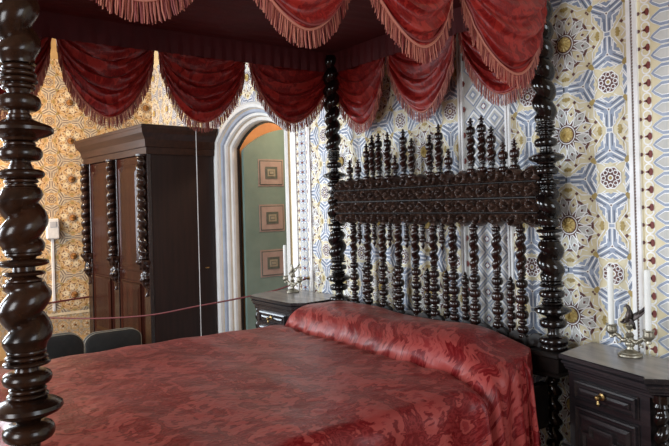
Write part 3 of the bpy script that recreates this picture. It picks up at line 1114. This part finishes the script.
# foot drop, inside the two foot posts
foot = []
for k in range(8, 0, -1):
    t = k / 8
    r2, u2 = [], []
    for i, p in enumerate(rows[0]):
        x = min(max(p[0], -2.965), -1.625)
        zz = top_h(x, Y0)
        a = min(1, t * 3)
        r2.append((x, Y0 - .075 * sin(a * pi / 2) - fold(x * 1.3, t) * .5, min(p[2], zz - .05 * (1 - cos(a * pi / 2)) - max(0, t - .2) * .5)))
    foot.append(r2)
uvf = []
for k, r2 in enumerate(foot):
    for i in range(len(r2)):
        uvf.append((uvs[i][0], Y0 - .08 * (8 - k)))
allrows = foot + rows
# tuck behind the bolster
tuck, uvt = [], []
for k in range(1, 5):
    tuck.append([(p[0], p[1] + .012 * sin(k / 4 * pi / 2), p[2] - (.16 if p[2] > .6 else 0) * k / 4) for p in rows[-1]])
    uvt += [(uvs[len(rows[-1]) * NY + i][0], Y1 + .05 * k) for i in range(len(rows[-1]))]
sm.grid(foot + rows + tuck)
sm.uv = uvf + uvs + uvt
spread = sm.build('bedspread', DAMASK, None, angle=180)
tag(spread, 'red silk damask bedspread drawn up over the bolster and hanging over the bed side', 'bedspread')
so = spread.modifiers.new('thickness', 'SOLIDIFY'); so.thickness = .006

mt = MB()
mt.box(BX0 + .05, BX1 - .05, BY0 + .12, BY1 - .10, .588, .735, bevel=.05)
mat_o = mt.build('mattress', mat('pale_ticking', (190, 180, 160), .8), None)
tag(mat_o, 'pale mattress on the bed under the red bedspread', 'mattress')

# ------------------------------------------------------------------ wardrobe
WA = atan2(.103, .995)
wd = empty('wardrobe', (-5.05, 1.71, 0), WA)
tag(wd, 'tall dark wooden wardrobe with three twisted columns standing in the corner', 'wardrobe')
W_, D_ = 1.43, .62
m = MB()
m.box(-W_, 0, .03, D_, .16, 1.97, bevel=.004)
m.build('body', OAK_SIDE, wd, smooth=False)
m = MB()
def cornice_ring(o, z): return [(-W_ - o, -o, z), (o, -o, z), (o, D_ + .0, z), (-W_ - o, D_ + .0, z)]
m.loft([cornice_ring(.000, 1.90), cornice_ring(.018, 1.90), cornice_ring(.020, 1.955), cornice_ring(.030, 1.96), cornice_ring(.034, 1.985), cornice_ring(.040, 2.02),
        cornice_ring(.056, 2.045), cornice_ring(.060, 2.05), cornice_ring(.074, 2.07), cornice_ring(.082, 2.105), cornice_ring(.086, 2.112), cornice_ring(.086, 2.135), cornice_ring(.07, 2.142)])
m.build('cornice', OAK_TOP, wd, smooth=False)
m = MB()
m.box(-W_ - .02, .02, -.02, D_, 0, .05, bevel=.006)
m.box(-W_ - .008, .008, -.008, D_, .05, .17, bevel=.006)
m.build('plinth', OAK, wd, smooth=False)
cols = (-.050, -.705, -W_ + .062)
for a, b, nm in ((cols[1] + .055, cols[0] - .055, 'r'), (cols[2] + .055, cols[1] - .055, 'l')):
    m = MB()
    m.box(a, b, .002, .03, .18, 1.895, bevel=.003)
    for z0, z1 in ((.25, .82), (.90, 1.83)):
        c = (a + b) / 2
        # raised and fielded panel
        m.box(a + .05, b - .05, -.004, .01, z0, z1, bevel=.003)
        m.loft([[(a + .07, -.004, z0 + .02), (b - .07, -.004, z0 + .02), (b - .07, -.004, z1 - .02), (a + .07, -.004, z1 - .02)],
                [(a + .07, -.016, z0 + .02), (b - .07, -.016, z0 + .02), (b - .07, -.016, z1 - .02), (a + .07, -.016, z1 - .02)],
                [(a + .085, -.010, z0 + .035), (b - .085, -.010, z0 + .035), (b - .085, -.010, z1 - .035), (a + .085, -.010, z1 - .035)],
                [(a + .12, -.018, z0 + .07), (b - .12, -.018, z0 + .07), (b - .12, -.018, z1 - .07), (a + .12, -.018, z1 - .07)]])
    m.build('door', OAK_PANEL, wd, smooth=False)
for i, x in enumerate(cols):
    m = MB()
    c = (x, -.035, 0)
    m.lathe([(1.90, .045), (1.885, .045), (1.878, .034), (1.868, .036), (1.858, .028)], c=c)
    m.twist(1.045, 1.86, .022, .024, .086, c=c, n=20, hand=1 if i else -1, per=16)
    m.lathe([(1.05, .028), (1.04, .038), (1.028, .040), (1.02, .030), (1.01, .028)], c=c)
    co = m.build('twisted_column', OAK, wd)
    # carved corbel under the column
    m = MB()
    rows = []
    for k in range(29):
        t = k / 28
        z = 1.015 - .31 * t
        r = .050 * (1 - .62 * t ** 1.5) + .010 * sin(t * 17) + .006 * sin(t * 41)
        dpt = .075 * (1 - .75 * t ** 1.2) + .014 * sin(t * 12 + 1)
        ring = []
        for q in range(21):
            a = pi * q / 20
            g = 1 + .10 * cos(10 * a) * sin(t * 20)
            ring.append((x - r * g * cos(a), -.002 - dpt * g * sin(a), z))
        rows.append(ring)
    m.grid(rows)
    m.add(rows[0], [tuple(range(21))])
    m.build('corbel', OAK, co)
    m = MB()
    m.box(x - .052, x + .052, -.006, .03, .17, 1.90, bevel=.003)
    m.build('pilaster', OAK, wd, smooth=False)
m = MB()
m.tube([(0, .52, .905), (.012, .52, .905), (.014, .545, .905)], .006)
m.build('latch', BRASS, wd)


# ------------------------------------------------------------------ bedside cabinets
def offset_poly(poly, d):
    """move the polygon edges outwards by d (counter-clockwise polygon)"""
    n = len(poly)
    out = []
    for i in range(n):
        p0, p1, p2 = Vector(poly[i - 1]), Vector(poly[i]), Vector(poly[(i + 1) % n])
        e1, e2 = (p1 - p0).normalized(), (p2 - p1).normalized()
        n1, n2 = Vector((e1.y, -e1.x)), Vector((e2.y, -e2.x))
        b = (n1 + n2)
        b = b / max(.3, b.dot(n1)) if b.length > 1e-6 else n1
        out.append((p1.x + b.x * d, p1.y + b.y * d))
    return out


def cabinet(loc, rz, wdt, depth, both, label):
    r = empty('bedside_cabinet', loc, rz)
    tag(r, label, 'cabinet')
    ZT_ = .85
    h = wdt
    if both:
        top = [(-.095, .065), (-.030, -.006), (0, .012), (0, 0), (h, 0), (h, .012), (h + .030, -.006), (h + .095, .065), (h + .095, depth), (-.095, depth)]
        top = [(-.095, .075), (-.035, .006), (0, 0), (h, 0), (h + .035, .006), (h + .095, .075), (h + .095, depth), (-.095, depth)]
        body = [(.0, .03), (h, .03), (h, .11), (h + .075, .11), (h + .075, depth), (-.075, depth), (-.075, .11), (0, .11)]
        cl = [(-.038, .07), (h + .038, .07)]
    else:
        top = [(0, 0), (h, 0), (h + .016, -.016), (h + .052, .030), (h + .115, .085), (h + .115, depth), (-.075, depth)]
        body = [(.012, .03), (h - .005, .03), (h - .012, .12), (h + .09, .16), (h + .09, depth), (-.055, depth)]
        cl = [(h + .024, .048)]
    m = MB()
    prof = [(-.014, ZT_ - .052), (-.010, ZT_ - .046), (-.010, ZT_ - .038), (-.002, ZT_ - .034), (-.002, ZT_ - .026), (-.008, ZT_ - .022), (.004, ZT_ - .016), (.004, ZT_ - .003), (0, ZT_)]
    rings = [[(x, y, z) for x, y in offset_poly(top, d)] for d, z in prof]
    m.loft(rings)
    t = m.build('cabinet_top', [NS_TOP], r, smooth=False)
    t.data.materials.append(NS_WOOD)
    for p in t.data.polygons:
        if p.center.z < ZT_ - .0005: p.material_index = 1
    m = MB()
    m.prism(body, .06, ZT_ - .05)
    # frieze mouldings under the top follow the outline
    m.loft([[(x, y, z) for x, y in offset_poly(top, d)] for d, z in ((-.03, ZT_ - .075), (-.022, ZT_ - .07), (-.022, ZT_ - .062), (-.014, ZT_ - .056), (-.014, ZT_ - .051))])
    m.build('body', NS_WOOD, r, smooth=False)
    m = MB()
    m.loft([[(x, y, z) for x, y in offset_poly(top, d)] for d, z in ((-.004, 0), (-.004, .04), (-.012, .05), (-.02, .062), (-.03, .066))])
    m.build('plinth', NS_WOOD, r, smooth=False)
    # framed drawer
    def framed(nm, x0, x1, z0, z1, y, m=None):
        m = MB()
        m.box(x0, x1, y - .006, y, z0, z1, bevel=.002)
        def rr(i, yy): return [(x0 + i, yy, z0 + i), (x1 - i, yy, z0 + i), (x1 - i, yy, z1 - i), (x0 + i, yy, z1 - i)]
        m.loft([rr(.006, y - .006), rr(.006, y - .016), rr(.012, y - .018), rr(.018, y - .010), rr(.026, y - .010), rr(.030, y - .016), rr(.042, y - .020)])
        return m
    x0, x1 = .045, h - .045
    dz1, dz0 = ZT_ - .085, ZT_ - .165
    dr = framed('drawer', x0, x1, dz0, dz1, .03).build('drawer', NS_WOOD, r, smooth=False)
    k = MB()
    cx, cz = (x0 + x1) / 2, (dz0 + dz1) / 2
    k.loft([[(cx + rad * cos(a), y, cz + .006 + rad * sin(a)) for a in [2 * pi * i / 14 for i in range(14)]] for y, rad in
            ((.010, .013), (.007, .013), (.004, .006), (-.004, .005), (-.008, .009), (-.015, .010), (-.020, .006), (-.021, .001))])
    k.loft([[(cx + rad * cos(a), -.010 + rad * sin(a), z) for a in [2 * pi * i / 10 for i in range(10)]] for z, rad in
            ((cz - .001, .003), (cz - .008, .004), (cz - .016, .007), (cz - .022, .005), (cz - .026, .001))])
    k.build('knob', BRASS, dr)
    # door with a cross-shaped raised panel
    m = framed('door', x0, x1, .09, dz0 - .016, .03)
    dtop = dz0 - .016
    c = (x0 + x1) / 2
    hw_, z1 = (x1 - x0) / 2 - .055, dtop - .055
    z0 = .15
    q = .030
    cross = [(c - hw_, z0 + q), (c - hw_ + q, z0 + q), (c - hw_ + q, z0), (c + hw_ - q, z0), (c + hw_ - q, z0 + q), (c + hw_, z0 + q),
             (c + hw_, z1 - q), (c + hw_ - q, z1 - q), (c + hw_ - q, z1), (c - hw_ + q, z1), (c - hw_ + q, z1 - q), (c - hw_, z1 - q)]
    m.loft([[(x, .012, z) for x, z in cross], [(x, -.004, z) for x, z in cross], [(x, -.006, z) for x, z in offset_poly(cross, -.006)],
            [(x, .004, z) for x, z in offset_poly(cross, -.012)], [(x, .002, z) for x, z in offset_poly(cross, -.02)]])
    m.build('door', OAK_SIDE if False else NS_WOOD, r, smooth=False)
    for x, y in cl:
        m = MB()
        m.lathe([(ZT_ - .06, .028), (ZT_ - .085, .028), (ZT_ - .09, .02), (ZT_ - .10, .024), (ZT_ - .11, .018)], c=(x, y, 0), n=18)
        m.twist(.14, ZT_ - .108, .012, .015, .058, c=(x, y, 0), n=18, per=16)
        m.lathe([(.145, .018), (.13, .028), (.11, .024), (.10, .030), (.06, .030)], c=(x, y, 0), n=18)
        m.build('twisted_column', EBONY, r)
    return r


cab_r = cabinet((-1.416, 2.06, 0), radians(-10.3), .366, .255, False, 'dark bedside cabinet with drawer in the right foreground, beside the head post')
cab_l = cabinet((-3.595, 1.893, 0), radians(4.0), .385, .400, True, 'dark bedside cabinet in front of the arched doorway, beyond the bed')


# ------------------------------------------------------------------ candelabra, candles
def candelabrum(loc, rz, half, zcup, zbird, label, m1, m2, small=False):
    r = empty('candelabrum', loc, rz)
    tag(r, label, 'candelabrum', None)
    m = MB()
    m.lathe([(0, .042), (.004, .044), (.009, .042), (.012, .034), (.016, .032), (.020, .022), (.026, .013), (.034, .010)] +
            list(reversed(beads([(.046, .010, .017)], .010))) + [(.060, .009), (.070, .012), (.078, .016), (.088, .010)], n=28)
    m.build('base', m1, r)
    m = MB()
    for s in (-1, 1):
        pts = []
        for k in range(15):
            t = k / 14
            pts.append((s * half * t, 0, .068 + .012 * sin(pi * t * 1.0) - .022 * sin(pi * min(1, t * 1.4)) + (zcup - .02 - .068) * t ** 2.2))
        m.tube(pts, [.0095 - .0035 * k / 14 + .002 * sin(k * 1.7) for k in range(15)], n=10)
        # scroll leaf on the arm
        m.tube([(s * half * .45, 0, .062), (s * half * .55, .004, .045), (s * half * .68, 0, .042), (s * half * .70, -.002, .054)], [.004, .005, .004, .002], n=7)
    m.build('arm', m1, r)
    for s in (-1, 1):
        m = MB()
        m.lathe([(zcup - .026, .004), (zcup - .022, .010), (zcup - .014, .008), (zcup - .010, .011), (zcup - .004, .017), (zcup, .019), (zcup + .002, .021), (zcup + .005, .021),
                 (zcup + .006, .0185), (zcup + .020, .0175), (zcup + .024, .021), (zcup + .027, .021), (zcup + .027, .0115), (zcup + .012, .0112)], c=(s * half, 0, 0), n=20)
        m.build('candle_cup', m1, r)
    # bird with raised wings on a ball
    m = MB()
    zb = .088
    m.lathe([(zb - .004, .006), (zb + .010, .005), (zb + .016, .011), (zb + .026, .014), (zb + .036, .010), (zb + .042, .005)], n=14)
    m.build('finial', m1, r)
    m = MB()
    z = zb + .038
    body = [(-.006, -.004, z - .004), (-.004, -.002, z + .012), (.0, .0, z + .024), (.002, 0, z + .038), (.0, 0, z + .048), (-.003, -.002, z + .058), (-.008, -.004, z + .062), (-.017, -.006, z + .058)]
    m.tube(body, [.004, .010, .013, .011, .007, .0075, .006, .0015], n=10)
    m.tube([(-.002, 0, z + .014), (.008, .006, z - .006), (.016, .010, z - .026)], [.010, .010, .004], n=8)
    for s in (-1, 1):
        m.tube([(s * .004, 0, z + .012), (s * .006, -.006, z - .004), (s * .006, -.010, z - .010)], [.005, .004, .003], n=6)
    m.build('bird', m2, r)
    for s, up in ((1, 1.0), (-1, .45)):
        m = MB()
        rows = []
        for k in range(9):
            t = k / 8
            ax, az = s * .008 + (.058 * t if s > 0 else -.016 * t), z + .030 + (.040 * up if s > 0 else -.03) * t
            ch = .026 * (1 - t ** 1.6) + .003
            row = []
            for q in range(6):
                u = q / 5
                row.append((ax + s * .010 * u * t, (.002 if s > 0 else -.008) + .010 * sin(pi * t) * (1 - u) + .004 * sin(u * 9) * t, az - ch * u))
            rows.append(row)
        m.grid(rows)
        w_ = m.build('wing', m2, r)
        q = w_.modifiers.new('thickness', 'SOLIDIFY'); q.thickness = .004
    return r


def candle(x, y, z, h, label, group=None):
    m = MB()
    m.lathe([(0, .0105), (h * .5, .0112), (h - .012, .0112), (h - .003, .0095), (h, .004)], n=18)
    o = m.build('candle', WAX)
    o.location = (x, y, z)
    tag(o, label, 'candle', group)
    k = MB()
    k.tube([(0, 0, h - .002), (.0005, 0, h + .005), (.002, 0, h + .010)], .0012, n=5)
    k.build('wick', BRONZE, o)
    return o


HALF = .074
ra = radians(-4)
cr = (-1.222, 2.212)
candelabrum((cr[0], cr[1], .851), ra, HALF, .082, .2, 'silver candelabrum with a dark spread-winged bird on the right bedside cabinet', SILVER, BRONZE)
for s, lb in ((-1, 'white candle nearer the bed post on the right candelabrum'), (1, 'white candle farther from the bed on the right candelabrum')):
    candle(cr[0] + s * HALF * cos(ra), cr[1] + s * HALF * sin(ra), .851 + .0945, .235, lb, 'candles by the bed')
cl_ = (-3.560, 2.18)
ra2 = radians(8)
candelabrum((cl_[0], cl_[1], .851), ra2, HALF, .082, .2, 'small silver candelabrum on the far bedside cabinet by the doorway', SILVER, SILVER)
for s, lb in ((-1, 'white candle on the far candelabrum, nearer the green door'), (1, 'white candle on the far candelabrum, nearer the bed')):
    if s == 1: continue
    candle(cl_[0] + s * HALF * cos(ra2), cl_[1] + s * HALF * sin(ra2), .851 + .0945, .225, lb, 'candles by the bed')

# ------------------------------------------------------------------ barrier ropes, cord, wall box, chairs
def spline(pts, n=60):
    P = [Vector(p) for p in pts]
    P = [P[0] * 2 - P[1]] + P + [P[-1] * 2 - P[-2]]
    out = []
    seg = len(P) - 3
    for k in range(n + 1):
        t = k / n * seg
        i = min(int(t), seg - 1)
        u = t - i
        a, b, c, d = P[i:i + 4]
        out.append(.5 * (2 * b + (c - a) * u + (2 * a - 5 * b + 4 * c - d) * u * u + (3 * b - a - 3 * c + d) * u ** 3))
    return out


def rope(name, pts, r, m, label, cat='rope'):
    o = MB()
    o.tube(spline(pts, 90), r, n=8)
    return tag(o.build(name, m), label, cat)


rp_ = rope('barrier_rope', [(-3.597, 2.325, .929), (-3.85, 2.205, .83), (-4.184, 2.016, .745), (-4.449, 1.866, .685), (-4.854, 1.636, .592), (-5.322, 1.37, .535), (-5.728, 1.14, .512),
                      (-5.9, 1.05, .506), (-6.3, .815, .52), (XF + .03, .57, .57)], .006, ROPE_R, 'long thin red barrier rope sagging in front of the wardrobe and the doorway')
rope('barrier_rope', [(XF + .035, 1.80, .545), (XF + .05, 1.45, .53), (XF + .05, 1.1, .515), (XF + .035, .45, .53)], .009, ROPE_R,
     'short thin red barrier rope stretched along the patterned far wall')
for (x, y, z, dx, dy, lb) in ((-3.597, 2.336, .929, 0, -1, 'small brass wall hook holding the rope end beside the doorway'),):
    hk = MB()
    hk.loft([[(x + .012 * cos(a), DW - .014 + d, z + .012 * sin(a)) for a in [2 * pi * i / 14 for i in range(14)]] for d in (.0, -.004, -.006)])
    hk.tube([(x, DW - .016, z), (x, DW - .034, z - .004), (x, DW - .036, z + .010)], .003, n=7)
    tag(hk.build('wall_hook', BRASS), lb, 'hook')

o = MB()
o.tube([(-4.05, 1.72, ZC - .002), (-4.05, 1.72, 1.5), (-4.05, 1.72, .05)], .003, n=8)
cd = tag(o.build('hanging_cord', CORD), 'thin white cord hanging straight down in front of the wardrobe side', 'cord')
o = MB()
o.lathe([(.05, .006), (.045, .018), (.02, .022), (.004, .02), (0, .012)], c=(-4.05, 1.72, 0), n=16)
o.build('weight', BRASS, cd)

bx = empty('wall_box', (XF + .001, 1.285, 1.262))
tag(bx, 'small white box on the patterned far wall beside the front bed post', 'wall box')
o = MB(); o.box(0.0, .055, -.062, .062, -.105, .105, bevel=.012)
o.build('housing', PLASTIC, bx)
o = MB(); o.box(.050, .060, -.035, .035, .015, .075, bevel=.004)
o.build('lens', mat('grey_plastic_lens', (186, 188, 192), .25), bx)
o = MB(); o.box(0.0, .016, -.014, .014, -.84, -.10, bevel=.004)
o.build('cable_cover', PLASTIC, bx)


def low_chair(loc, rz, label, sc=1.0):
    r = empty('low_chair', loc, rz)
    tag(r, label, 'chair', None)
    r.scale = (1, 1, sc)
    hw_ = .22
    def outline(ins, z0=.30, z1=.60):
        pts = [(-hw_ + ins, z0 + ins)]
        for k in range(13):
            a = pi - (pi / 2) * k / 12
            pts.append((-hw_ + .10 + (.10 - ins) * cos(a), z1 - .10 + (.10 - ins) * sin(a)))
        for k in range(13):
            a = pi / 2 - (pi / 2) * k / 12
            pts.append((hw_ - .10 + (.10 - ins) * cos(a), z1 - .10 + (.10 - ins) * sin(a)))
        pts.append((hw_ - ins, z0 + ins))
        return pts
    m = MB()
    m.loft([[(x, y, z) for x, z in outline(i)] for i, y in ((.03, -.045), (.008, -.038), (0, -.02), (0, .02), (.008, .038), (.03, .045))])
    bk = m.build('backrest', DARK_CLOTH, r)
    m = MB()
    for y in (-.028, .028):
        m.tube([(x, y, z) for x, z in outline(-.002)], .004, n=7)
    m.build('piping', PIPING, bk)
    m = MB()
    m.box(-hw_, hw_, -.42, -.045, .29, .40, bevel=.03)
    m.build('seat', DARK_CLOTH, r)
    for sx in (-1, 1):
        for y in (-.38, .0):
            m = MB()
            m.lathe([(.30, .018), (.15, .015), (0, .011)], c=(sx * (hw_ - .04), y, 0), n=12)
            m.build('leg', EBONY, r)
    return r


low_chair((-4.5, .815, 0), radians(90), 'low dark upholstered chair with pale piping behind the bed, next to the front post')
low_chair((-5.1, 1.405, 0), radians(90), 'low dark upholstered chair with pale piping in front of the wardrobe', .77)
